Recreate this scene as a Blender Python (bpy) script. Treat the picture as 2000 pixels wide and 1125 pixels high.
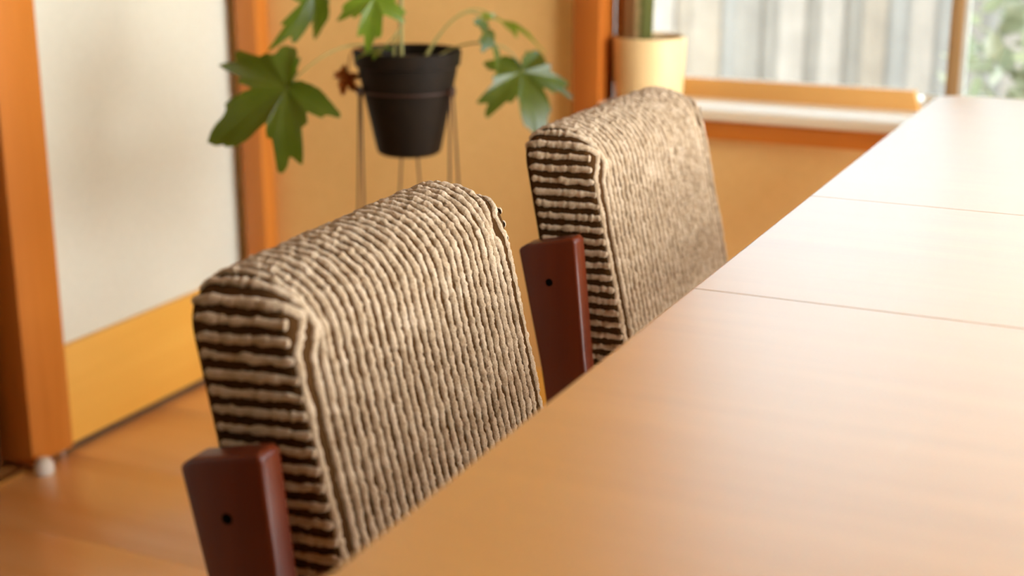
import bpy, bmesh, math, random
from mathutils import Vector, Matrix

for o in list(bpy.data.objects):
    bpy.data.objects.remove(o, do_unlink=True)
scene = bpy.context.scene
COL = scene.collection
PI = math.pi

# ------------------------------------------------------------------ camera
cam_data = bpy.data.cameras.new('camera')
cam = bpy.data.objects.new('camera', cam_data)
COL.objects.link(cam)
R_ = Vector((0.90507338, 0.42525542, 0.0))
U_ = Vector((-0.11731666, 0.24968568, 0.96119398))
F_ = Vector((-0.40875295, 0.86995108, -0.27587341))
cam.matrix_world = Matrix(((R_.x, U_.x, -F_.x, 0.0), (R_.y, U_.y, -F_.y, 0.0), (R_.z, U_.z, -F_.z, 1.13), (0, 0, 0, 1)))
cam_data.sensor_width = 36.0
cam_data.lens = 2864.0 / 2000.0 * 36.0
cam_data.clip_start = 0.05
cam_data.dof.use_dof = True
cam_data.dof.focus_distance = 1.56
cam_data.dof.aperture_fstop = 3.0
scene.camera = cam

# ------------------------------------------------------------------ world: overcast sky
world = bpy.data.worlds.new('overcast_sky')
scene.world = world
world.use_nodes = True
wn = world.node_tree
wn.nodes['Background'].inputs['Color'].default_value = (0.92, 0.98, 1.0, 1)
wn.nodes['Background'].inputs['Strength'].default_value = 20.5

# window portals (they only guide the sky's light through the modelled openings)
def portal(name, loc, rot, sx, sy):
    l = bpy.data.lights.new(name, 'AREA')
    l.shape = 'RECTANGLE'; l.size = sx; l.size_y = sy
    l.cycles.is_portal = True
    o = bpy.data.objects.new(name, l); COL.objects.link(o)
    o.location = loc; o.rotation_euler = rot
    return o
portal('window_portal', (0.07, 3.07, 1.35), (-PI / 2, 0, 0), 2.4, 1.45)
portal('window_portal', (1.51, 1.80, 1.1), (0, PI / 2, 0), 2.1, 1.8)

vs = scene.view_settings
vs.view_transform = 'Standard'; vs.look = 'None'; vs.gamma = 1.0
vs.use_curve_mapping = False
vs.exposure = 0.0

# ------------------------------------------------------------------ materials
def new_mat(name):
    m = bpy.data.materials.new(name); m.use_nodes = True
    nt = m.node_tree
    return m, nt, nt.nodes['Principled BSDF']

def coords(nt, scale, kind='Object'):
    tc = nt.nodes.new('ShaderNodeTexCoord'); mp = nt.nodes.new('ShaderNodeMapping')
    mp.inputs['Scale'].default_value = scale
    nt.links.new(tc.outputs[kind], mp.inputs['Vector'])
    return mp.outputs['Vector']

def geo_coords(nt, scale):
    g = nt.nodes.new('ShaderNodeNewGeometry'); mp = nt.nodes.new('ShaderNodeMapping')
    mp.inputs['Scale'].default_value = scale
    nt.links.new(g.outputs['Position'], mp.inputs['Vector'])
    return mp.outputs['Vector']

def ramp(nt, fac, stops):
    r = nt.nodes.new('ShaderNodeValToRGB')
    els = r.color_ramp.elements
    while len(els) < len(stops): els.new(0.5)
    for e, (p, c) in zip(els, stops):
        e.position = p; e.color = (*c, 1)
    nt.links.new(fac, r.inputs['Fac'])
    return r.outputs['Color']

def noise(nt, vec, scale=1.0, detail=4, rough=0.55, dist=0.0):
    n = nt.nodes.new('ShaderNodeTexNoise')
    n.inputs['Scale'].default_value = scale; n.inputs['Detail'].default_value = detail
    n.inputs['Roughness'].default_value = rough; n.inputs['Distortion'].default_value = dist
    nt.links.new(vec, n.inputs['Vector'])
    return n.outputs['Fac']

def bump(nt, b, h, strength, dist):
    n = nt.nodes.new('ShaderNodeBump')
    n.inputs['Strength'].default_value = strength; n.inputs['Distance'].default_value = dist
    nt.links.new(h, n.inputs['Height']); nt.links.new(n.outputs['Normal'], b.inputs['Normal'])

def wood(name, dark, light, axis='x', rough=0.4, freq=1.0, coat=0.0, rbump=0.05, spec=0.5, world_space=True, lo=0.3, hi=0.7, coat_rough=0.15):
    m, nt, b = new_mat(name)
    s = {'x': (1.2, 22, 22), 'y': (22, 1.2, 22), 'z': (22, 22, 1.2)}[axis]
    s = tuple(v * freq for v in s)
    v = geo_coords(nt, s) if world_space else coords(nt, s)
    f = noise(nt, v, 1.0, 6, 0.6, 0.6)
    c = ramp(nt, f, [(lo, dark), (hi, light)])
    nt.links.new(c, b.inputs['Base Color'])
    b.inputs['Roughness'].default_value = rough
    b.inputs['Specular IOR Level'].default_value = spec
    if coat:
        b.inputs['Coat Weight'].default_value = coat; b.inputs['Coat Roughness'].default_value = coat_rough
    if rbump: bump(nt, b, f, rbump, 0.002)
    return m

def plaster(name, a, bcol, rough=0.9, scale=60):
    m, nt, b = new_mat(name)
    v = geo_coords(nt, (1, 1, 1))
    f = noise(nt, v, scale, 5, 0.65)
    f2 = noise(nt, v, 3.0, 3, 0.5)
    mx = nt.nodes.new('ShaderNodeMath'); mx.operation = 'MULTIPLY_ADD'
    nt.links.new(f, mx.inputs[0]); mx.inputs[1].default_value = 0.5
    ad = nt.nodes.new('ShaderNodeMath'); ad.operation = 'MULTIPLY'; nt.links.new(f2, ad.inputs[0]); ad.inputs[1].default_value = 0.5
    nt.links.new(ad.outputs[0], mx.inputs[2])
    c = ramp(nt, mx.outputs[0], [(0.3, a), (0.7, bcol)])
    nt.links.new(c, b.inputs['Base Color'])
    b.inputs['Roughness'].default_value = rough
    b.inputs['Specular IOR Level'].default_value = 0.2
    bump(nt, b, f, 0.25, 0.002)
    return m

def plain(name, col, rough=0.5, metal=0.0, spec=0.5, var=0.12, scale=25, bstr=0.0):
    m, nt, b = new_mat(name)
    v = geo_coords(nt, (1, 1, 1))
    f = noise(nt, v, scale, 4, 0.6)
    lo = tuple(c * (1 - var) for c in col); hi = tuple(min(1, c * (1 + var)) for c in col)
    nt.links.new(ramp(nt, f, [(0.3, lo), (0.7, hi)]), b.inputs['Base Color'])
    b.inputs['Roughness'].default_value = rough; b.inputs['Metallic'].default_value = metal
    b.inputs['Specular IOR Level'].default_value = spec
    if bstr: bump(nt, b, f, bstr, 0.002)
    return m

M = {}
M['wall_cream'] = plaster('cream_plaster', (0.69, 0.69, 0.58), (0.77, 0.77, 0.66))
M['wall_ochre'] = plaster('ochre_plaster', (0.76, 0.47, 0.17), (0.84, 0.54, 0.21))
M['ceiling'] = wood('ceiling_boards', (0.52, 0.32, 0.15), (0.62, 0.40, 0.20), 'y', 0.6, 0.6)
M['post_wood'] = wood('post_wood', (0.50, 0.155, 0.015), (0.62, 0.21, 0.03), 'z', 0.45)
M['jamb_dark'] = wood('door_jamb_wood', (0.10, 0.025, 0.004), (0.17, 0.045, 0.008), 'z', 0.45)
M['skirting'] = wood('skirting_wood', (0.80, 0.40, 0.06), (0.88, 0.49, 0.09), 'y', 0.45, 0.7)
M['gap'] = plain('dark_gap', (0.05, 0.035, 0.025), 0.9)
M['floor'] = wood('floor_wood', (0.78, 0.40, 0.14), (0.91, 0.58, 0.28), 'x', 0.32, 0.28, lo=0.28, hi=0.72, rbump=0.03, coat=0.5, coat_rough=0.25)
M['sill_wood'] = wood('sill_wood', (0.66, 0.52, 0.35), (0.74, 0.60, 0.42), 'x', 0.28, 0.8, rbump=0.02)
M['sash_wood'] = wood('sash_wood', (0.60, 0.30, 0.08), (0.70, 0.37, 0.11), 'x', 0.4, 0.8)
M['stile_wood'] = wood('stile_wood', (0.40, 0.21, 0.08), (0.52, 0.28, 0.11), 'z', 0.4, 0.8)
M['mullion_wood'] = wood('mullion_wood', (0.28, 0.155, 0.06), (0.37, 0.21, 0.085), 'z', 0.4, 0.8)
M['post_wood_shaded'] = wood('shaded_post_wood', (0.37, 0.095, 0.008), (0.47, 0.135, 0.016), 'z', 0.45)  # same wood as the posts, darkened to carry the shade on its front
M['apron_wood'] = wood('apron_wood', (0.58, 0.17, 0.015), (0.68, 0.22, 0.025), 'x', 0.45, 0.8)
M['track'] = plain('aluminium_track', (0.62, 0.63, 0.58), 0.4, 0.3)
M['table'] = wood('table_lacquer', (0.59, 0.268, 0.030), (0.67, 0.318, 0.045), 'x', 0.45, 1.5, coat=1.0, coat_rough=0.43, rbump=0.02, spec=0.3)
M['table'].node_tree.nodes['Principled BSDF'].inputs['Coat IOR'].default_value = 2.0
M['table_dark'] = wood('table_underframe', (0.40, 0.17, 0.035), (0.52, 0.24, 0.05), 'x', 0.45, 1.2)
M['chair_wood'] = wood('chair_lacquer', (0.085, 0.010, 0.0006), (0.13, 0.018, 0.0010), 'z', 0.42, 1.4, coat=0.12, coat_rough=0.2, rbump=0.02, spec=0.3, world_space=False)
M['hole'] = plain('hole_disc', (0.004, 0.002, 0.001), 1.0, spec=0.05)  # near-black discs stand in for the shade inside the post holes
M['pot_black'] = plain('black_pot', (0.011, 0.006, 0.002), 0.65, var=0.3, spec=0.2)
M['soil'] = plain('soil', (0.06, 0.03, 0.015), 1.0, var=0.6, scale=120, bstr=0.6)
M['pot_cream'] = plain('cream_pot', (0.84, 0.60, 0.29), 0.5, var=0.03)
M['dry_leaf'] = plain('dry_leaf_brown', (0.40, 0.13, 0.02), 0.8, var=0.3, scale=50)
M['wire'] = plain('stand_wire', (0.055, 0.022, 0.012), 0.5, 0.2)
M['brass'] = plain('brass', (0.72, 0.52, 0.20), 0.3, 0.9, var=0.08)
M['rubber_white'] = plain('white_rubber', (0.78, 0.74, 0.66), 0.6, var=0.05)
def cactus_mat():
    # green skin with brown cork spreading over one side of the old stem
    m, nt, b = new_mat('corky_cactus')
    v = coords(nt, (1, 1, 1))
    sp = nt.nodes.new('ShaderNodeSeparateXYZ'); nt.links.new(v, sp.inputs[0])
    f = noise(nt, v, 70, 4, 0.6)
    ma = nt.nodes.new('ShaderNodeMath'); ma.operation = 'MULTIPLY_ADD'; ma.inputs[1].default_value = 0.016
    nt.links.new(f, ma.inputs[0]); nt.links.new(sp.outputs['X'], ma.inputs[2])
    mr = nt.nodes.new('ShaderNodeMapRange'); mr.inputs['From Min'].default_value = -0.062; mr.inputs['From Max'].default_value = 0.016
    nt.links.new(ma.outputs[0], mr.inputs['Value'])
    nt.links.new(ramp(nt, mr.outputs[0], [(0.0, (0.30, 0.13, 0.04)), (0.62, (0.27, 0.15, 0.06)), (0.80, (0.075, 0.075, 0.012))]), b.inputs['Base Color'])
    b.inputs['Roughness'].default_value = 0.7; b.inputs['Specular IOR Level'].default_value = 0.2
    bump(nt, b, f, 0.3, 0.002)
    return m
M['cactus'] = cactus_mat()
M['ground'] = plain('gravel', (0.50, 0.48, 0.44), 0.95, var=0.25, scale=40)
M['petiole'] = plain('petiole_green', (0.26, 0.22, 0.055), 0.5, var=0.15)
M['added_wall'] = plaster('added_wall_plaster', (0.205, 0.285, 0.335), (0.255, 0.35, 0.405))  # bluish so the added neighbour wall cools the table's reflection
M['front_wall'] = plaster('brown_plaster', (0.13, 0.06, 0.02), (0.18, 0.085, 0.03))
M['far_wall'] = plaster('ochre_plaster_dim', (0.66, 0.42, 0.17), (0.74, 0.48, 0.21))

def fabric_ground():
    m, nt, b = new_mat('brown_fabric_ground')
    v = coords(nt, (1, 1, 1))
    f = noise(nt, v, 420, 3, 0.6)
    nt.links.new(ramp(nt, f, [(0.3, (0.034, 0.013, 0.0025)), (0.7, (0.070, 0.029, 0.006))]), b.inputs['Base Color'])
    b.inputs['Roughness'].default_value = 1.0
    b.inputs['Specular IOR Level'].default_value = 0.1
    bump(nt, b, f, 0.6, 0.001)
    return m
M['fabric_ground'] = fabric_ground()
def fabric_rib():
    m, nt, b = new_mat('beige_chenille')
    v = coords(nt, (1, 1, 1))
    f = noise(nt, v, 650, 4, 0.7)
    f2 = noise(nt, v, 90, 3, 0.6)
    mx = nt.nodes.new('ShaderNodeMath'); mx.operation = 'ADD'
    nt.links.new(f, mx.inputs[0]); nt.links.new(f2, mx.inputs[1])
    hf = nt.nodes.new('ShaderNodeMath'); hf.operation = 'MULTIPLY'; hf.inputs[1].default_value = 0.5
    nt.links.new(mx.outputs[0], hf.inputs[0])
    nt.links.new(ramp(nt, hf.outputs[0], [(0.34, (0.30, 0.195, 0.10)), (0.50, (0.51, 0.37, 0.235)), (0.66, (0.68, 0.53, 0.38))]), b.inputs['Base Color'])
    b.inputs['Roughness'].default_value = 1.0
    b.inputs['Specular IOR Level'].default_value = 0.1
    b.inputs['Sheen Weight'].default_value = 0.25
    b.inputs['Sheen Roughness'].default_value = 0.5
    bump(nt, b, f, 0.9, 0.0012)
    return m
M['fabric_rib'] = fabric_rib()

def leaf_mat(name, dark, light, trans):
    m, nt, b = new_mat(name)
    v = coords(nt, (1, 1, 1))
    f = noise(nt, v, 18, 4, 0.6)
    c = ramp(nt, f, [(0.3, dark), (0.7, light)])
    nt.links.new(c, b.inputs['Base Color'])
    b.inputs['Roughness'].default_value = 0.32
    tr = nt.nodes.new('ShaderNodeBsdfTranslucent'); tr.inputs['Color'].default_value = (*trans, 1)
    mix = nt.nodes.new('ShaderNodeMixShader'); mix.inputs['Fac'].default_value = 0.38
    out = nt.nodes['Material Output']
    nt.links.new(b.outputs[0], mix.inputs[1]); nt.links.new(tr.outputs[0], mix.inputs[2])
    nt.links.new(mix.outputs[0], out.inputs['Surface'])
    return m
M['leaf'] = leaf_mat('lobed_leaf_green', (0.040, 0.062, 0.006), (0.085, 0.115, 0.012), (0.17, 0.30, 0.008))
M['leaf_young'] = leaf_mat('young_leaf_green', (0.10, 0.16, 0.012), (0.17, 0.24, 0.025), (0.30, 0.52, 0.015))
M['shrub_leaf'] = leaf_mat('shrub_green', (0.17, 0.20, 0.13), (0.27, 0.29, 0.21), (0.20, 0.24, 0.15))

def glass():
    m = bpy.data.materials.new('window_glass'); m.use_nodes = True
    nt = m.node_tree; nt.nodes.clear()
    out = nt.nodes.new('ShaderNodeOutputMaterial'); mix = nt.nodes.new('ShaderNodeMixShader')
    t = nt.nodes.new('ShaderNodeBsdfTransparent'); g = nt.nodes.new('ShaderNodeBsdfGlossy'); g.inputs['Roughness'].default_value = 0.02
    fr = nt.nodes.new('ShaderNodeFresnel'); fr.inputs['IOR'].default_value = 1.35
    nt.links.new(fr.outputs[0], mix.inputs[0]); nt.links.new(t.outputs[0], mix.inputs[1]); nt.links.new(g.outputs[0], mix.inputs[2])
    nt.links.new(mix.outputs[0], out.inputs['Surface'])
    return m
M['glass'] = glass()
PLANKS = [plain('fence_plank_%s' % k, c, 0.9, var=0.12, scale=14) for k, c in
          (('white', (0.170, 0.165, 0.152)), ('cream', (0.152, 0.140, 0.118)), ('grey', (0.122, 0.122, 0.113)), ('blue', (0.138, 0.145, 0.143)))]

# ------------------------------------------------------------------ helpers
def tag(o, label=None, cat=None, group=None, kind=None):
    if label: o['label'] = label
    if cat: o['category'] = cat
    if group: o['group'] = group
    if kind: o['kind'] = kind
    return o

def obj(name, bm, mat, parent=None, smooth=True, loc=None, angle=40):
    me = bpy.data.meshes.new(name)
    bmesh.ops.recalc_face_normals(bm, faces=bm.faces[:])
    if smooth:
        for f in bm.faces: f.smooth = True
        for e in bm.edges:
            if len(e.link_faces) == 2 and e.calc_face_angle(0) > math.radians(angle): e.smooth = False
    bm.to_mesh(me); bm.free()
    me.materials.append(mat)
    o = bpy.data.objects.new(name, me); COL.objects.link(o)
    if loc is not None: o.location = loc
    if parent: o.parent = parent
    return o

def empty(name, loc=(0, 0, 0), rz=0.0):
    o = bpy.data.objects.new(name, None); COL.objects.link(o)
    o.location = loc; o.rotation_euler = (0, 0, rz); o.empty_display_size = 0.1
    return o

def add_box(bm, x0, x1, y0, y1, z0, z1, bev=0.0, seg=2):
    g = bmesh.ops.create_cube(bm, size=1.0)
    vs_ = g['verts']
    for v in vs_:
        v.co = Vector(((x0 + x1) / 2 + v.co.x * (x1 - x0), (y0 + y1) / 2 + v.co.y * (y1 - y0), (z0 + z1) / 2 + v.co.z * (z1 - z0)))
    if bev:
        es = list({e for v in vs_ for e in v.link_edges})
        bmesh.ops.bevel(bm, geom=es, offset=bev, segments=seg, profile=0.6, affect='EDGES')

def box(name, x0, x1, y0, y1, z0, z1, mat, parent=None, bev=0.002, seg=2):
    bm = bmesh.new(); add_box(bm, x0, x1, y0, y1, z0, z1, bev, seg)
    return obj(name, bm, mat, parent)

def struct(o):
    o['kind'] = 'structure'; return o

def prism(bm, pts, axis, a0, a1, bev=0.0, seg=2):
    """pts: 2D outline; axis 'y': (x,z) outline extruded in y; 'z': (x,y) extruded in z; 'x': (y,z) extruded in x"""
    def P(p, a):
        return {'y': (p[0], a, p[1]), 'z': (p[0], p[1], a), 'x': (a, p[0], p[1])}[axis]
    v0 = [bm.verts.new(P(p, a0)) for p in pts]; v1 = [bm.verts.new(P(p, a1)) for p in pts]
    n = len(pts)
    fs = [bm.faces.new(v0), bm.faces.new(v1[::-1])]
    for i in range(n):
        bm.faces.new((v0[i], v0[(i + 1) % n], v1[(i + 1) % n], v1[i]))
    bmesh.ops.recalc_face_normals(bm, faces=bm.faces[:])
    if bev:
        es = [e for e in bm.edges if e.calc_face_angle(0) > math.radians(28)]
        bmesh.ops.bevel(bm, geom=es, offset=bev, segments=seg, profile=0.6, affect='EDGES')

def tube(bm, pts, rad, n=8, cap=True):
    pts = [Vector(p) for p in pts]
    rings = []
    for i, p in enumerate(pts):
        t = (pts[min(i + 1, len(pts) - 1)] - pts[max(i - 1, 0)]).normalized()
        a = Vector((0, 0, 1)) if abs(t.z) < 0.9 else Vector((1, 0, 0))
        u = t.cross(a).normalized(); w = t.cross(u)
        r = rad[i] if isinstance(rad, (list, tuple)) else rad
        rings.append([bm.verts.new(p + (u * math.cos(2 * PI * k / n) + w * math.sin(2 * PI * k / n)) * r) for k in range(n)])
    for a, b in zip(rings, rings[1:]):
        for k in range(n): bm.faces.new((a[k], a[(k + 1) % n], b[(k + 1) % n], b[k]))
    if cap:
        bm.faces.new(rings[0][::-1]); bm.faces.new(rings[-1])

def lathe(bm, prof, n=40, c=(0, 0, 0), cap0=True, cap1=True):
    rings = []
    for r, z in prof:
        rings.append([bm.verts.new((c[0] + r * math.cos(2 * PI * k / n), c[1] + r * math.sin(2 * PI * k / n), c[2] + z)) for k in range(n)])
    for a, b in zip(rings, rings[1:]):
        for k in range(n): bm.faces.new((a[k], a[(k + 1) % n], b[(k + 1) % n], b[k]))
    if cap0: bm.faces.new(rings[0][::-1])
    if cap1: bm.faces.new(rings[-1])

# ------------------------------------------------------------------ the room shell
XL, YB = -1.985, 2.76          # left wall plane, back wall plane
XR, YF, ZC = 1.42, -3.60, 2.40

floor = struct(box('floor', XL - 0.9, XR + 0.1, YF - 0.1, YB + 0.1, -0.08, -0.012, M['gap'], bev=0))
k = 0
y = YF
while y < YB + 0.05:
    box('plank', XL - 0.9, XR, y, y + 0.2992, -0.012, 0.0, M['floor'], floor, bev=0.0005)
    y += 0.30
ceiling = struct(box('ceiling', XL - 0.9, XR + 0.1, YF - 0.1, YB + 0.15, ZC, ZC + 0.1, M['ceiling'], bev=0))

# left wall: plaster field between the big door post and the room corner, lintel above the doorway
DP0, DP1 = 1.995, 2.108        # door post, along y
wl = struct(box('wall_left', XL - 0.10, XL, DP1 - 0.01, YB + 0.1, 0.0, ZC, M['wall_cream'], bev=0))
struct(box('wall_left_lintel', XL - 0.10, XL, 0.9, DP1 - 0.01, 2.02, ZC, M['wall_cream'], bev=0))
struct(box('wall_left_front', XL - 0.10, XL, YF, 0.9, 0.0, ZC, M['wall_cream'], bev=0))
struct(box('wall_hall', XL - 0.95, XL - 0.90, YF, YB + 0.1, 0.0, ZC, M['far_wall'], bev=0))
struct(box('wall_hall_end', XL - 0.90, XL - 0.10, YB, YB + 0.1, 0.0, ZC, M['far_wall'], bev=0))
struct(box('wall_hall_front', XL - 0.90, XL - 0.10, YF - 0.05, YF, 0.0, ZC, M['far_wall'], bev=0))
# sliding door leaf standing in its pocket, just behind the post: dark vertical rails
door = struct(empty('door_1', (XL - 0.055, 1.5, 0.0)))
box('door_panel', -0.012, 0.012, -0.58, 0.47, 0.02, 1.98, M['jamb_dark'], door)
for yy in (0.43, 0.20, -0.05, -0.30, -0.56):
    box('door_stile', 0.012, 0.026, yy, yy + 0.035, 0.02, 1.98, M['jamb_dark'], door)
box('door_track', 0.046, 0.066, -0.60, 0.485, 0.0, 0.007, M['brass'], door, bev=0.002)

bb = struct(empty('baseboard_left', (XL, 2.45, 0.0)))
box('skirting_board', 0.0, 0.015, DP1 - 2.45, YB - 2.45, 0.014, 0.219, M['skirting'], bb, bev=0.003)
box('shadow_gap', 0.0, 0.008, DP1 - 2.45, YB - 2.45, 0.0, 0.014, M['gap'], bb, bev=0)

tp = struct(box('trim_1', XL - 0.10, XL + 0.022, DP0, DP1, 0.012, ZC, M['post_wood'], bev=0.003))
struct(box('trim_2', XL + 0.031, XL + 0.088, YB - 0.048, YB, 0.0, ZC, M['post_wood'], bev=0.003))

# back wall: ochre plaster left of the window, below and above it
WX0, WX1 = -1.091, 1.22
WZ0, WZ1 = 0.655, 2.02
struct(box('wall_back', XL - 0.1, WX0 - 0.03, YB, YB + 0.12, 0.0, ZC, M['wall_ochre'], bev=0))
struct(box('wall_back_below', WX0 - 0.03, WX1, YB, YB + 0.12, 0.0, WZ0, M['wall_ochre'], bev=0))
struct(box('wall_back_above', WX0 - 0.03, WX1, YB, YB + 0.12, WZ1, ZC, M['wall_ochre'], bev=0))
struct(box('wall_back_right', WX1, XR + 0.1, YB, YB + 0.12, 0.0, ZC, M['wall_ochre'], bev=0))
struct(box('trim_3', WX0 - 0.058, WX0, YB - 0.030, YB + 0.055, 0.0, ZC, M['post_wood_shaded'], bev=0.003))
struct(box('trim_4', WX1, WX1 + 0.058, YB - 0.030, YB + 0.055, 0.0, ZC, M['post_wood_shaded'], bev=0.003))
bk = struct(empty('baseboard_back', (0, YB, 0.0)))
box('skirting_board', XL + 0.13, WX0 - 0.06, -0.015, 0.0, 0.0, 0.08, M['skirting'], bk)
box('skirting_board', WX0, WX1, -0.015, 0.0, 0.0, 0.08, M['skirting'], bk)

# right wall with an unseen window, placed and sized to light the room, and the wall behind the camera
struct(box('wall_right', XR, XR + 0.1, YF, 0.9, 0.0, ZC, M['far_wall'], bev=0))
struct(box('wall_right_end', XR, XR + 0.1, 2.70, YB, 0.0, ZC, M['far_wall'], bev=0))
struct(box('wall_right_below', XR, XR + 0.1, 0.9, 2.70, -0.012, 0.04, M['sash_wood'], bev=0))
struct(box('wall_right_above', XR, XR + 0.1, 0.9, 2.70, 2.15, ZC, M['far_wall'], bev=0))
struct(box('wall_front', XL - 0.1, XR + 0.1, YF - 0.1, YF, 0.0, ZC, M['front_wall'], bev=0))
w2 = struct(empty('window_2_unseen', (XR, 1.80, 0.04)))
for yy in (-0.90, -0.02, 0.86):
    box('stile', 0.02, 0.06, yy, yy + 0.04, 0.04, 2.07, M['stile_wood'], w2)
box('bottom_rail', 0.02, 0.06, -0.90, 0.90, 0.0, 0.04, M['sash_wood'], w2)
box('top_rail', 0.02, 0.06, -0.90, 0.90, 2.07, 2.11, M['sash_wood'], w2)
for yy in (-0.86, 0.02):
    box('pane', 0.038, 0.042, yy, yy + 0.84, 0.04, 2.07, M['glass'], w2, bev=0)

# the window in view
win = struct(empty('window_1', (0, 2.80, 0)))
bm = bmesh.new()   # sill board with a rounded nosing
prism(bm, [(-0.075, 0.658), (-0.072, 0.670), (-0.064, 0.6755), (0.26, 0.6755), (0.26, 0.655), (-0.04, 0.655), (-0.070, 0.655)], 'x', WX0, WX1)
obj('sill', bm, M['sill_wood'], win)
box('sill_apron', WX0, WX1, -0.062, -0.04, 0.618, 0.655, M['apron_wood'], win, bev=0.002)
RZ0 = 0.6755
def rail(x0, x1):
    bm = bmesh.new()
    prism(bm, [(x0, RZ0), (x1 + 0.012, RZ0), (x1, 0.714), (x0, 0.714)], 'y', 0.088, 0.118, 0.002)
    return obj('bottom_rail', bm, M['sash_wood'], win)
box('stile', WX0, WX0 + 0.022, 0.0155, 0.112, RZ0, WZ1, M['sash_wood'], win)
rail(WX0 + 0.022, -0.500)
box('track', WX0, WX1, 0.12, 0.20, RZ0, 0.690, M['track'], win, bev=0.002)
box('track_lip', -0.485, WX1, 0.120, 0.126, 0.690, 0.704, M['track'], win, bev=0.001)
MX = -0.447
box('mullion', MX, MX + 0.024, 0.122, 0.150, 0.690, WZ1, M['mullion_wood'], win)
box('mullion_trim', MX + 0.024, MX + 0.034, 0.126, 0.150, 0.690, WZ1, M['track'], win, bev=0.001)
box('mullion', 0.40, 0.434, 0.122, 0.150, 0.690, WZ1, M['mullion_wood'], win)
box('stile', WX1 - 0.045, WX1, 0.0155, 0.112, RZ0, WZ1, M['sash_wood'], win)
box('top_rail', WX0 + 0.022, WX1 - 0.045, 0.062, 0.150, WZ1 - 0.045, WZ1, M['stile_wood'], win)
for a, b_ in ((WX0 + 0.015, MX + 0.004), (MX + 0.03, 0.405), (0.43, WX1 - 0.04)):
    box('pane', a, b_, 0.134, 0.138, 0.690, WZ1 - 0.04, M['glass'], win, bev=0)

# ------------------------------------------------------------------ outside: gravel, plank fence, shrub
rnd = random.Random(5)
struct(box('ground', -7, 7, YB + 0.13, 9.0, -0.45, -0.40, M['ground'], bev=0))
struct(box('wall_neighbour_added', -9, 7, 7.0, 7.2, -0.40, 5.2, M['added_wall'], bev=0))  # added out of view: holds back the sky and reflects in the table
struct(box('wall_upper_added', XL - 0.9, XR + 0.1, YB - 0.1, YB + 0.12, ZC + 0.1, 5.6, M['added_wall'], bev=0))  # added unseen storey that keeps sky light off the fence
struct(box('eave_added', XL - 0.9, XR + 0.1, YB + 0.12, 3.95, 2.36, 2.44, M['stile_wood'], bev=0))  # added unseen overhang, shades the fence and the wall beyond it
struct(box('ground_side', XR + 0.11, 9, -7, YB + 0.12, -0.45, -0.40, M['ground'], bev=0))
fence = tag(empty('garden_fence', (0, 4.6, -0.40)), 'pale vertical plank fence standing outside beyond the window glass', 'fence')
x = -3.4; k = 0
while x < 1.6:
    w = rnd.choice((0.072, 0.084, 0.096))
    dy = 0.0 if k % 2 else 0.007
    box('plank', x, x + w, dy, dy + 0.006, 0.04, 1.55 + rnd.uniform(-0.01, 0.01), rnd.choice(PLANKS), fence, bev=0.002)
    x += w - 0.012; k += 1
for zz in (0.3, 1.25):
    box('rail', -3.4, 1.6, 0.013, 0.05, zz, zz + 0.07, PLANKS[2], fence)
for xx in (-3.3, -1.7, -0.1, 1.5):
    box('post', xx, xx + 0.08, 0.05, 0.13, 0.0, 1.5, PLANKS[2], fence)

def shrub(loc, rx, ry, rz, n, seed, label):
    r = random.Random(seed)
    root = tag(empty('garden_shrub', loc), label, 'shrub', None)
    bm = bmesh.new()
    for i in range(n):
        while True:
            p = Vector((r.uniform(-1, 1), r.uniform(-1, 1), r.uniform(-1, 1)))
            if 0.25 < p.length < 1: break
        p = Vector((p.x * rx, p.y * ry, p.z * rz + rz + 0.12))
        L = r.uniform(0.05, 0.10); wd = L * 0.32
        t = Vector((r.uniform(-1, 1), r.uniform(-1, 1), r.uniform(-0.3, 1))).normalized()
        s = t.cross(Vector((r.uniform(-1, 1), r.uniform(-1, 1), 1))).normalized(); nn = t.cross(s)
        q = [p, p + t * L * .35 + s * wd, p + t * L * .75 + s * wd * .7, p + t * L, p + t * L * .75 - s * wd * .7, p + t * L * .35 - s * wd]
        c0 = bm.verts.new(p + t * L * .5 - nn * 0.006)
        vv = [bm.verts.new(v) for v in q]
        for k2 in range(6): bm.faces.new((vv[k2], vv[(k2 + 1) % 6], c0))
    f = obj('foliage', bm, M['shrub_leaf'], root); f['kind'] = 'stuff'
    for k2 in range(5):
        bm = bmesh.new(); a = k2 * 1.25
        tube(bm, [(0.03 * math.cos(a), 0.03 * math.sin(a), 0), (rx * .3 * math.cos(a), ry * .3 * math.sin(a), rz * .7), (rx * .6 * math.cos(a), ry * .6 * math.sin(a), rz * 1.6)], [0.012, 0.008, 0.004], 6)
        obj('branch', bm, M['stile_wood'], root)
    return root
shrub((-0.22, 3.95, -0.40), 0.36, 0.30, 0.80, 1500, 3, 'pale green leafy garden shrub outside the right window pane')

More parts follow.
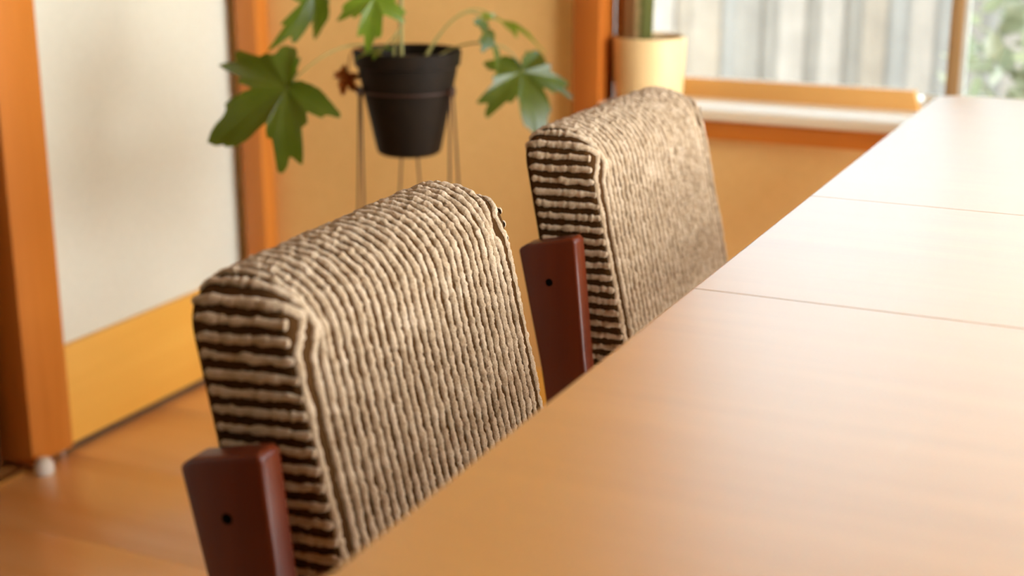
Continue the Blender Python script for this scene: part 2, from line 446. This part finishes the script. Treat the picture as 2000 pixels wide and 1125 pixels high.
# ------------------------------------------------------------------ extension dining table
TX0, TX1, TY0, TY1, TZ = -0.417, 0.433, 0.362, 2.663, 0.745
table = tag(empty('dining_table', ((TX0 + TX1) / 2, (TY0 + TY1) / 2, 0.0)), 'long orange-brown lacquered wooden extension dining table with two seams across its top', 'table')
tx, ty = (TX0 + TX1) / 2, (TY0 + TY1) / 2
def corner(cx_, cy_, r, a0, a1, n=8):
    return [(cx_ + r * math.cos(a0 + (a1 - a0) * i / n), cy_ + r * math.sin(a0 + (a1 - a0) * i / n)) for i in range(n + 1)]
def top_panel(y0, y1, r0, r1):
    pts = []
    x0, x1 = TX0 - tx, TX1 - tx; y0 -= ty; y1 -= ty
    pts += corner(x0 + r0, y0 + r0, r0, PI, 1.5 * PI) if r0 else [(x0, y0)]
    pts += corner(x1 - r0, y0 + r0, r0, 1.5 * PI, 2 * PI) if r0 else [(x1, y0)]
    pts += corner(x1 - r1, y1 - r1, r1, 0, PI / 2) if r1 else [(x1, y1)]
    pts += corner(x0 + r1, y1 - r1, r1, PI / 2, PI) if r1 else [(x0, y1)]
    bm = bmesh.new(); prism(bm, pts, 'z', TZ - 0.026, TZ)
    es = [e for e in bm.edges if e.calc_face_angle(0) > 0.9 and abs(e.verts[0].co.z - e.verts[1].co.z) < 1e-5]
    # round the outer rim well, keep the seams crisp
    rim = []; seam = []
    for e in es:
        ys = [v.co.y for v in e.verts]
        is_seam = (not r0 and abs(ys[0] - y0) < 1e-5 and abs(ys[1] - y0) < 1e-5) or (not r1 and abs(ys[0] - y1) < 1e-5 and abs(ys[1] - y1) < 1e-5)
        (seam if is_seam else rim).append(e)
    bmesh.ops.bevel(bm, geom=rim, offset=0.005, segments=3, profile=0.5, affect='EDGES')
    return obj('top_panel', bm, M['table'], table)
G = 0.0009
top_panel(TY0, 1.287 - G, 0.06, 0)
top_panel(1.287 + G, 1.738 - G, 0, 0)
top_panel(1.738 + G, TY1, 0, 0.055)
hx, hy = (TX1 - TX0) / 2 - 0.07, (TY1 - TY0) / 2 - 0.16
for s in (-1, 1):
    box('side_rail', s * hx - 0.011, s * hx + 0.011, -hy, hy, TZ - 0.096, TZ - 0.0262, M['table_dark'], table)
    box('end_rail', -hx + 0.0115, hx - 0.0115, s * hy - 0.011, s * hy + 0.011, TZ - 0.096, TZ - 0.0262, M['table_dark'], table)
for sx in (-1, 1):
    for sy in (-1, 1):
        bm = bmesh.new()
        lathe(bm, [(0.019, 0), (0.023, 0.01), (0.032, 0.6), (0.032, TZ - 0.0262)], 20, (sx * (hx - 0.045), sy * (hy - 0.045), 0))
        obj('leg', bm, M['table_dark'], table)

# ------------------------------------------------------------------ dining chairs
CW, CH, CT = 0.456, 0.34, 0.086     # back cushion width, height, thickness
RC, RCB = 0.046, 0.025             # corner radii of its outline (top, bottom)
ZT, REC = 0.814, 0.19              # top height, recline (x per unit drop)
def cpos(yv, s, t):                # yv across, s drop from the top, t depth (0 = back, CT = front)
    return Vector((t * (1 + 0.35 * s) + REC * s, yv * (1 - 0.045 * t / CT), ZT - s))
def outline(n_arc=9, n_top=20, n_side=16):
    """closed loop of (y, s, ny, ns) clockwise from bottom-left"""
    pts = []
    h = CW / 2
    for i in range(n_side): pts.append((-h, CH - RCB - (CH - RCB - RC) * i / n_side, -1, 0))
    for i in range(n_arc):
        a = PI / 2 * i / n_arc; pts.append((-h + RC - RC * math.cos(a), RC - RC * math.sin(a), -math.cos(a), -math.sin(a)))
    for i in range(n_top): pts.append((-h + RC + (CW - 2 * RC) * i / n_top, 0, 0, -1))
    for i in range(n_arc):
        a = PI / 2 * i / n_arc; pts.append((h - RC + RC * math.sin(a), RC - RC * math.cos(a), math.sin(a), -math.cos(a)))
    for i in range(n_side): pts.append((h, RC + (CH - RCB - RC) * i / n_side, 1, 0))
    for i in range(n_arc):
        a = PI / 2 * i / n_arc; pts.append((h - RCB + RCB * math.cos(a), CH - RCB + RCB * math.sin(a), math.cos(a), math.sin(a)))
    for i in range(n_top): pts.append((h - RCB - (CW - 2 * RCB) * i / n_top, CH, 0, 1))
    for i in range(n_arc):
        a = PI / 2 * i / n_arc; pts.append((-h + RCB - RCB * math.sin(a), CH - RCB + RCB * math.cos(a), -math.sin(a), math.cos(a)))
    return pts
def rho_f(ns): return 0.008 + 0.044 * max(0, -ns) ** 3
def rho_b(ns): return 0.008 + 0.018 * max(0, -ns) ** 4
def cross(yo, so, ny, ns, nf=7, nb=5):
    """cross-section over the boxing from the back face edge to the front face edge: list of (y, s, t)"""
    out = []
    rb, rf = rho_b(ns), rho_f(ns)
    for i in range(nb + 1):
        a = PI / 2 * i / nb; out.append((yo - ny * rb * (1 - math.sin(a)), so - ns * rb * (1 - math.sin(a)), rb - rb * math.cos(a)))
    for i in range(nf + 1):
        a = PI / 2 * i / nf; out.append((yo - ny * rf * (1 - math.cos(a)), so - ns * rf * (1 - math.cos(a)), CT - rf + rf * math.sin(a)))
    return out
def cushion_body():
    bm = bmesh.new()
    loops = [[bm.verts.new(cpos(*p)) for p in cross(*o)] for o in outline()]
    n = len(loops); m = len(loops[0])
    for i in range(n):
        a, b = loops[i], loops[(i + 1) % n]
        for j in range(m - 1): bm.faces.new((a[j], b[j], b[j + 1], a[j + 1]))
    bm.faces.new([l[0] for l in loops]); bm.faces.new([l[-1] for l in loops])
    return bm

def smooth_noise(r, n, step):
    """random values interpolated with cosine; n samples, one knot per step samples"""
    kn = [r.uniform(-1, 1) for _ in range(int(n / step) + 3)]
    out = []
    for i in range(n):
        u = i / step; a = int(u); f = (1 - math.cos((u - a) * PI)) / 2
        out.append(kn[a] * (1 - f) + kn[a + 1] * f)
    return out
def resample(pts, step):
    pts = [Vector(p) for p in pts]; out = [pts[0]]; d = 0.0; target = step
    for a, b in zip(pts, pts[1:]):
        L = (b - a).length
        while d + L >= target:
            out.append(a.lerp(b, (target - d) / L)); target += step
        d += L
    out.append(pts[-1])
    return out
def rib_mesh(path, normals, r, hw=0.0041, hh=0.0040, step=0.0013):
    """chunky chenille rib: half-round strip along path, standing on the cloth"""
    full = resample(path, step)
    bm = bmesh.new()
    # normals by nearest original sample walking along
    ns = []; j = 0
    for p in full:
        while j < len(path) - 1 and (Vector(path[j + 1]) - p).length < (Vector(path[j]) - p).length: j += 1
        ns.append(Vector(normals[j]).normalized())
    sm = []
    for i in range(len(ns)):
        a = Vector((0, 0, 0))
        for k in range(-3, 4): a += ns[min(max(i + k, 0), len(ns) - 1)]
        sm.append(a.normalized())
    n = len(full); K = 11
    wob = smooth_noise(r, n, 6.0); rad = smooth_noise(r, n, 3.2); rad2 = smooth_noise(r, n, 11.0)
    rings = []
    for i, p in enumerate(full):
        t = (full[min(i + 1, n - 1)] - full[max(i - 1, 0)]).normalized()
        nn = sm[i]; side = t.cross(nn).normalized(); nn = side.cross(t)
        end = min(1.0, min(i, n - 1 - i) * step / 0.004 + 0.35)
        sc = (1 + 0.20 * rad[i] + 0.12 * rad2[i]) * end
        row = []
        for k in range(K):
            a = PI * (k / (K - 1)) * 1.24 - PI * 0.12
            jit = 1 + r.uniform(-0.12, 0.12)
            row.append(bm.verts.new(p + side * (hw * sc * jit * math.cos(a) + 0.0009 * wob[i]) + nn * (hh * sc * jit * math.sin(a) - 0.0004)))
        rings.append(row)
    for a, b in zip(rings, rings[1:]):
        for k in range(K - 1): bm.faces.new((a[k], a[k + 1], b[k + 1], b[k]))
    bm.faces.new(rings[0]); bm.faces.new(rings[-1][::-1])
    return bm
N_FRONT = Vector((1, 0, REC)).normalized(); N_BACK = -N_FRONT
def over_rib(yo, so, ny, ns, r):
    """runs up the front, over the boxing and down the back at one place across the width"""
    cr = cross(yo, so, ny, ns, 10, 6)[::-1]      # front edge -> back edge
    path = []; nor = []
    yf, sf, _ = cr[0]; yb, sb, _ = cr[-1]
    sbot = CH - 0.02
    for i in range(12):
        s = sbot + (sf - sbot) * i / 12
        w_ = min(1.0, max(0.0, (s - sf) / 0.030)); w_ = w_ * w_ * (3 - 2 * w_)
        path.append(cpos(yf + (yo + (math.copysign(0.0045, yo) if abs(yo) > 0.21 else 0.0) - yf) * w_, s, CT - (0.0012 * w_ if abs(yo) > 0.21 else 0.0))); nor.append(N_FRONT)
    for i, c in enumerate(cr):
        path.append(cpos(*c))
        a = cpos(*cr[max(i - 1, 0)]); b = cpos(*cr[min(i + 1, len(cr) - 1)])
        t = (b - a).normalized(); outw = Vector((0, ny, -ns)); 
        w = Vector((0, -ns, -ny)); nrm = w.cross(t)
        if nrm.dot(outw + N_FRONT * (0.8 if c[2] > CT * 0.6 else -0.8)) < 0: nrm = -nrm
        nor.append(nrm)
    for i in range(1, 13):
        s = sb + (sbot - sb) * i / 12; path.append(cpos(yb, s, 0)); nor.append(N_BACK)
    return rib_mesh(path, nor, r, hh=0.0032 + 0.0009 * abs(ns) ** 3)
def side_rib(yo, so, ny, ns, r):
    path = [cpos(yo, so, 0.006 + (CT - 0.0065) * i / 12) for i in range(13)]
    return rib_mesh(path, [Vector((0, ny, -ns))] * 13, r, 0.0038, 0.0030)

def make_chair():
    r = random.Random(11)
    root = empty('dining_chair')
    back = obj('back_cushion', cushion_body(), M['fabric_ground'], root)
    pitch = 0.01500
    h = CW / 2
    for k in range(-15, 15):
        yv = (k + 0.5) * pitch
        e = abs(yv) - (h - RC)
        if e <= 0: o_ = (yv, 0, 0, -1)
        else:
            sg = 1 if yv > 0 else -1; a = math.asin(min(1, e / RC))
            o_ = (yv, RC - RC * math.cos(a), sg * math.sin(a), -math.cos(a))
        obj('rib', over_rib(*o_, r), M['fabric_rib'], back)
    arc0 = RC * math.asin(((14.5) * pitch - (h - RC)) / RC)
    for sg in (-1, 1):
        q = arc0 + pitch
        while q < RC * PI / 2 + (CH - RC - RCB):
            if q < RC * PI / 2:
                a = q / RC; o_ = (sg * (h - RC + RC * math.sin(a)), RC - RC * math.cos(a), sg * math.sin(a), -math.cos(a))
            else:
                o_ = (sg * h, RC + q - RC * PI / 2, sg, 0)
            obj('rib', side_rib(*o_, r), M['fabric_rib'], back)
            q += pitch
    # frame: bent rear legs that carry the back, front legs, rails
    for sg in (-1, 1):
        y0, y1 = (-0.265, -0.2345) if sg < 0 else (0.2345, 0.265)
        bm = bmesh.new()
        prism(bm, [(0.016, 0.672), (0.027, 0.679), (0.088, 0.693), (0.0935, 0.690), (0.108, 0.54), (0.122, 0.44), (0.118, 0.34), (0.055, 0.0), (0.018, 0.0),
                   (0.060, 0.34), (0.064, 0.42), (0.048, 0.52)], 'y', y0, y1)
        es = [e for e in bm.edges if e.calc_face_angle(0) > 0.9]
        bmesh.ops.bevel(bm, geom=es, offset=0.0045, segments=3, profile=0.5, affect='EDGES')
        leg = obj('rear_leg', bm, M['chair_wood'], root)
        for (px_, pz_) in ((0.0595, 0.634), (0.090, 0.40)):
            bm = bmesh.new(); ya = y0 if sg < 0 else y1
            tube(bm, [(px_, ya - sg * 0.003, pz_), (px_, ya + sg * 0.0006, pz_)], 0.0047, 14)
            obj('hole_disc', bm, M['hole'], leg)
        bm = bmesh.new()
        prism(bm, [(0.505, 0.40), (0.555, 0.40), (0.552, 0.0), (0.520, 0.0)], 'y', y0, y1, 0.004)
        obj('front_leg', bm, M['chair_wood'], root)
        bm = bmesh.new()
        add_box(bm, 0.10, 0.53, y0 + 0.004, y1 - 0.004, 0.335, 0.395, 0.004)
        obj('side_rail', bm, M['chair_wood'], root)
        # bracket tying the post to the cushion
        bm = bmesh.new(); tube(bm, [(0.0595, sg * 0.2355, 0.634), (0.0595, sg * 0.212, 0.634)], 0.006, 12)
        obj('spacer', bm, M['chair_wood'], root)
    for (x0, x1, z0, z1) in ((0.50, 0.525, 0.335, 0.392), (0.095, 0.118, 0.335, 0.392), (0.07, 0.09, 0.20, 0.23)):
        bm = bmesh.new(); add_box(bm, x0, x1, -0.240, 0.240, z0, z1, 0.003)
        obj('cross_rail', bm, M['chair_wood'], root)
    bm = bmesh.new(); add_box(bm, 0.145, 0.575, -0.230, 0.230, 0.392, 0.462, 0.022, 4)
    seat = obj('seat_cushion', bm, M['fabric_ground'], root)
    for k in range(-13, 14):
        yv = k * pitch
        path = [Vector((0.575, yv, 0.405)), Vector((0.575, yv, 0.438)), Vector((0.568, yv, 0.455)), Vector((0.553, yv, 0.462)), Vector((0.17, yv, 0.462)), Vector((0.152, yv, 0.455)), Vector((0.146, yv, 0.44))]
        nor = [Vector((1, 0, 0)), Vector((1, 0, .1)), Vector((.7, 0, .7)), Vector((.1, 0, 1)), Vector((-.1, 0, 1)), Vector((-.7, 0, .7)), Vector((-1, 0, .2))]
        pts = []; nn = []
        for i in range(len(path) - 1):
            for q in range(6):
                pts.append(path[i].lerp(path[i + 1], q / 6)); nn.append(nor[i].lerp(nor[i + 1], q / 6))
        obj('rib', rib_mesh(pts, nn, r, 0.0043, 0.0044, 0.004), M['fabric_rib'], seat)
    return root

def copy_tree(o, parent=None):
    c = o.copy(); COL.objects.link(c); c.parent = parent
    for ch in list(o.children): copy_tree(ch, c)
    return c

chair = make_chair()
chair2 = copy_tree(chair)
def place(c, ax, ay, a):
    c.location = (ax - math.sin(a) * 0.22, ay + math.cos(a) * 0.22, 0.0); c.rotation_euler = (0, 0, a)
place(chair, -0.7188, 0.9109, 0.0439)
place(chair2, -0.7631, 1.6517, -0.0028)
tag(chair, 'nearer dining chair with ribbed beige and brown back cushion and red-brown posts', 'chair', 'dining chairs along the table')
tag(chair2, 'farther dining chair with ribbed beige back cushion, closer to the window', 'chair', 'dining chairs along the table')

# ------------------------------------------------------------------ black pot plant on its wire stand
PX, PY = -1.283, 2.293
plant = tag(empty('potted_plant', (PX, PY, 0.632)), 'green lobed-leaf plant in a tapered black pot standing before the ochre wall', 'potted plant')
bm = bmesh.new()
lathe(bm, [(0.050, 0.0), (0.0565, 0.004), (0.059, 0.012), (0.088, 0.150), (0.0885, 0.158), (0.094, 0.160), (0.0965, 0.184), (0.0945, 0.1865), (0.0905, 0.185), (0.086, 0.160)], 48, cap1=False)
obj('pot', bm, M['pot_black'], plant)
bm = bmesh.new()
lathe(bm, [(0.086, 0.150), (0.0875, 0.166), (0.05, 0.170), (0.01, 0.172)], 32)
obj('soil', bm, M['soil'], plant)

LOBES = [(0, 1.0, 0.42), (1.02, 0.84, 0.40), (-1.02, 0.84, 0.40), (2.05, 0.60, 0.38), (-2.05, 0.60, 0.38)]
def leaf_bm(L, seed, cup=0.12, droop=0.25):
    r = random.Random(seed)
    lob = [(a + r.uniform(-.08, .08), l * r.uniform(.92, 1.08), w) for a, l, w in LOBES]
    NA, NR = 160, 7
    bm = bmesh.new()
    c = bm.verts.new((0, 0, 0))
    rings = [[] for _ in range(NR)]
    for i in range(NA):
        th = -PI + 2 * PI * i / NA
        rad = 0.0
        for a, l, w in lob:
            d = abs((th - a + PI) % (2 * PI) - PI)
            # a lobe as a lens shape in polar form, pointed at its tip
            rad = max(rad, l * max(0.0, 1 - (d / (w * 2.0)) ** 1.25))
        base = 0.44 if abs(th) < 2.3 else 0.44 - 0.36 * min(1, (abs(th) - 2.3) / 0.7)
        rad = max(rad, base)
        tooth = 0.20 * abs(((i % 8) / 8.0) * 2 - 1) - 0.09 + 0.05 * math.sin(i * 0.9 + seed)
        rad *= (1 + tooth)
        near = min(abs((th - a + PI) % (2 * PI) - PI) for a, l, w in lob)
        for k in range(NR):
            q = (k + 1) / NR; rr = rad * q * L
            x_, y_ = rr * math.cos(th), rr * math.sin(th)
            z_ = L * (cup * min(near, 0.5) * 1.6 * q - droop * (q * rad) ** 2 + 0.02 * math.sin(7 * th + seed) * q)
            rings[k].append(bm.verts.new((x_, y_, z_)))
    for i in range(NA):
        j = (i + 1) % NA
        bm.faces.new((c, rings[0][i], rings[0][j]))
        for k in range(NR - 1): bm.faces.new((rings[k][i], rings[k + 1][i], rings[k + 1][j], rings[k][j]))
    return bm
def bez(p0, p1, p2, p3, n=14):
    out = []
    for i in range(n + 1):
        t = i / n; u = 1 - t
        out.append(p0 * u ** 3 + p1 * 3 * u * u * t + p2 * 3 * u * t * t + p3 * t ** 3)
    return out
plant_o = Vector((PX, PY, 0.632))
# junction point, direction of the main lobe, upper-side normal, length, material, petiole root
LEAVES = [
    ((-1.409, 2.097, 0.768), (-0.685, -0.579, -0.442), (0.317, -0.783, 0.535), 0.155, 'leaf', (-0.03, -0.03, 0.165)),
    ((-1.143, 2.474, 0.765), (0.573, -0.307, -0.76), (0.593, -0.484, 0.643), 0.128, 'leaf', (0.04, 0.02, 0.165)),
    ((-1.166, 2.374, 0.847), (0.489, -0.046, -0.871), (0.849, 0.257, 0.463), 0.085, 'leaf', (0.03, 0.0, 0.165)),
    ((-1.233, 2.551, 0.85), (0.856, 0.423, -0.298), (0.242, 0.181, 0.953), 0.095, 'leaf_young', (0.02, 0.03, 0.165)),
    ((-1.416, 2.202, 0.929), (-0.124, -0.548, -0.827), (0.99, -0.129, -0.063), 0.11, 'leaf', None),
    ((-1.302, 2.216, 0.915), (0.10, -0.439, -0.886), (0.467, -0.758, 0.456), 0.080, 'leaf_young', None),
    ((-1.286, 2.208, 0.828), (-0.697, -0.708, -0.11), (-0.067, -0.088, 0.994), 0.05, 'leaf', (0.0, -0.05, 0.165)),
    ((-1.20, 2.33, 1.18), (0.7, -0.3, -0.5), (0.4, -0.3, 0.85), 0.12, 'leaf', None),
    ((-1.33, 2.40, 1.20), (-0.5, 0.6, -0.3), (-0.2, 0.2, 0.95), 0.11, 'leaf_young', None),
]
STEM_TOP = Vector((-0.012, 0.015, 0.56))
bm = bmesh.new()
stem = bez(Vector((-0.012, 0.0, 0.16)), Vector((-0.014, 0.0, 0.30)), Vector((-0.006, 0.01, 0.42)), STEM_TOP, 18)
tube(bm, stem, [0.0042 - 0.0015 * i / 18 for i in range(19)], 10)
obj('stem', bm, M['petiole'], plant)
for i, (p, t, nrm, L, mt, rootp) in enumerate(LEAVES):
    t = Vector(t).normalized(); nrm = Vector(nrm); nrm = (nrm - t * nrm.dot(t)).normalized(); s = nrm.cross(t)
    lf = obj('leaf', leaf_bm(L, 20 + i), M[mt], plant)
    lf.matrix_local = Matrix(((t.x, s.x, nrm.x, p[0] - PX), (t.y, s.y, nrm.y, p[1] - PY), (t.z, s.z, nrm.z, p[2] - 0.632), (0, 0, 0, 1)))
    end = Vector(p) - plant_o
    if rootp: a = Vector(rootp)
    else: a = stem[12 if i < 7 else 17].copy()
    up = (0.035 if i in (1, 2, 3) else 0.07) if rootp else 0.05
    c1 = a + Vector((0, 0, up)) + (end - a) * 0.15; c2 = end - t * 0.06 + Vector((0, 0, 0.03)) + nrm * 0.01
    bm = bmesh.new(); tube(bm, bez(a, c1, c2, end), [0.0023 - 0.0008 * k / 14 for k in range(15)], 8)
    obj('petiole', bm, M['petiole'], plant)

dl = leaf_bm(0.040, 77, 0.5, 0.5)
dl = obj('dry_leaf', dl, M['dry_leaf'], plant)
dt = Vector((-0.45, -0.25, -0.86)).normalized(); dn = Vector((0.25, -0.9, 0.25)); dn = (dn - dt * dn.dot(dt)).normalized(); ds = dn.cross(dt)
dp = Vector((-0.094, -0.046, 0.140))
dl.matrix_local = Matrix(((dt.x, ds.x, dn.x, dp.x), (dt.y, ds.y, dn.y, dp.y), (dt.z, ds.z, dn.z, dp.z), (0, 0, 0, 1)))
dl['label'] = 'brown withered leaf'
bm = bmesh.new(); tube(bm, bez(Vector((-0.06, -0.03, 0.165)), Vector((-0.075, -0.035, 0.20)), Vector((-0.098, -0.045, 0.20)), dp), 0.0013, 6)
obj('petiole', bm, M['dry_leaf'], plant)

stand = tag(empty('plant_stand', (PX, PY, 0.0)), 'thin brown wire plant stand whose ring and slender legs carry the black pot', 'plant stand')
RZ = 0.748; RR = 0.0838
bm = bmesh.new()
n = 48
ring = [(RR * math.cos(2 * PI * i / n), RR * math.sin(2 * PI * i / n), RZ) for i in range(n + 1)]
tube(bm, ring, 0.0019, 8, cap=False)
obj('ring', bm, M['wire'], stand)
for az in (226, 359, 119):
    a = math.radians(az); c, s = math.cos(a), math.sin(a)
    bm = bmesh.new()
    add_box(bm, 0.0845, 0.0925, -0.009, 0.009, RZ - 0.008, RZ + 0.008, 0.002)
    for v in bm.verts: v.co = Vector((v.co.x * c - v.co.y * s, v.co.x * s + v.co.y * c, v.co.z))
    obj('clamp', bm, M['wire'], stand)
    for q, q1 in ((-0.006, -0.055), (0.006, 0.055)):
        def W(rad, tan, z): return (rad * c - tan * s, rad * s + tan * c, z)
        bm = bmesh.new()
        tube(bm, [W(0.0885, q, RZ - 0.007), W(0.092, q + (q1 - q) * 0.25, RZ - 0.19), W(0.115, q1, 0.0025)], 0.0019, 8)
        obj('leg', bm, M['wire'], stand)
# ------------------------------------------------------------------ cactus in a cream pot on the sill
CX, CY, CZ = -1.014, 2.809, 0.6757
cactus = tag(empty('potted_cactus', (CX, CY, CZ)), 'cream cylindrical pot with a brownish green columnar cactus on the window sill', 'potted plant')
bm = bmesh.new()
lathe(bm, [(0.064, 0.0), (0.069, 0.003), (0.0735, 0.12), (0.0735, 0.1265), (0.0715, 0.1285), (0.0695, 0.1265), (0.068, 0.105)], 48, cap1=False)
obj('pot', bm, M['pot_cream'], cactus)
bm = bmesh.new(); lathe(bm, [(0.066, 0.10), (0.068, 0.118), (0.03, 0.121), (0.005, 0.122)], 32)
obj('soil', bm, M['soil'], cactus)
bm = bmesh.new()
nr = 72
rings = []
for i in range(22):
    z_ = 0.115 + 0.40 * i / 21; rr = 0.031 * (1 if i < 17 else math.sqrt(max(0.02, 1 - ((i - 16) / 5.1) ** 2))) * (0.94 + 0.06 * min(1, i / 4))
    rings.append([bm.verts.new((-0.027 + rr * (1 + 0.10 * abs(math.cos(4.5 * 2 * PI * k / nr))) * math.cos(2 * PI * k / nr),
                                rr * (1 + 0.10 * abs(math.cos(4.5 * 2 * PI * k / nr))) * math.sin(2 * PI * k / nr), z_)) for k in range(nr)])
for a, b in zip(rings, rings[1:]):
    for k in range(nr): bm.faces.new((a[k], a[(k + 1) % nr], b[(k + 1) % nr], b[k]))
bm.faces.new(rings[-1])
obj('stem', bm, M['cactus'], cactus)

# ------------------------------------------------------------------ small white stopper at the foot of the door post
bm = bmesh.new()
lathe(bm, [(0.017, 0.0), (0.019, 0.003), (0.018, 0.019), (0.013, 0.029), (0.004, 0.033)], 20)
st = obj('door_stopper', bm, M['rubber_white'], None, loc=(XL + 0.044, 2.000, 0.0))
tag(st, 'small white rubber door stopper on the floor at the foot of the wooden post', 'door stopper')
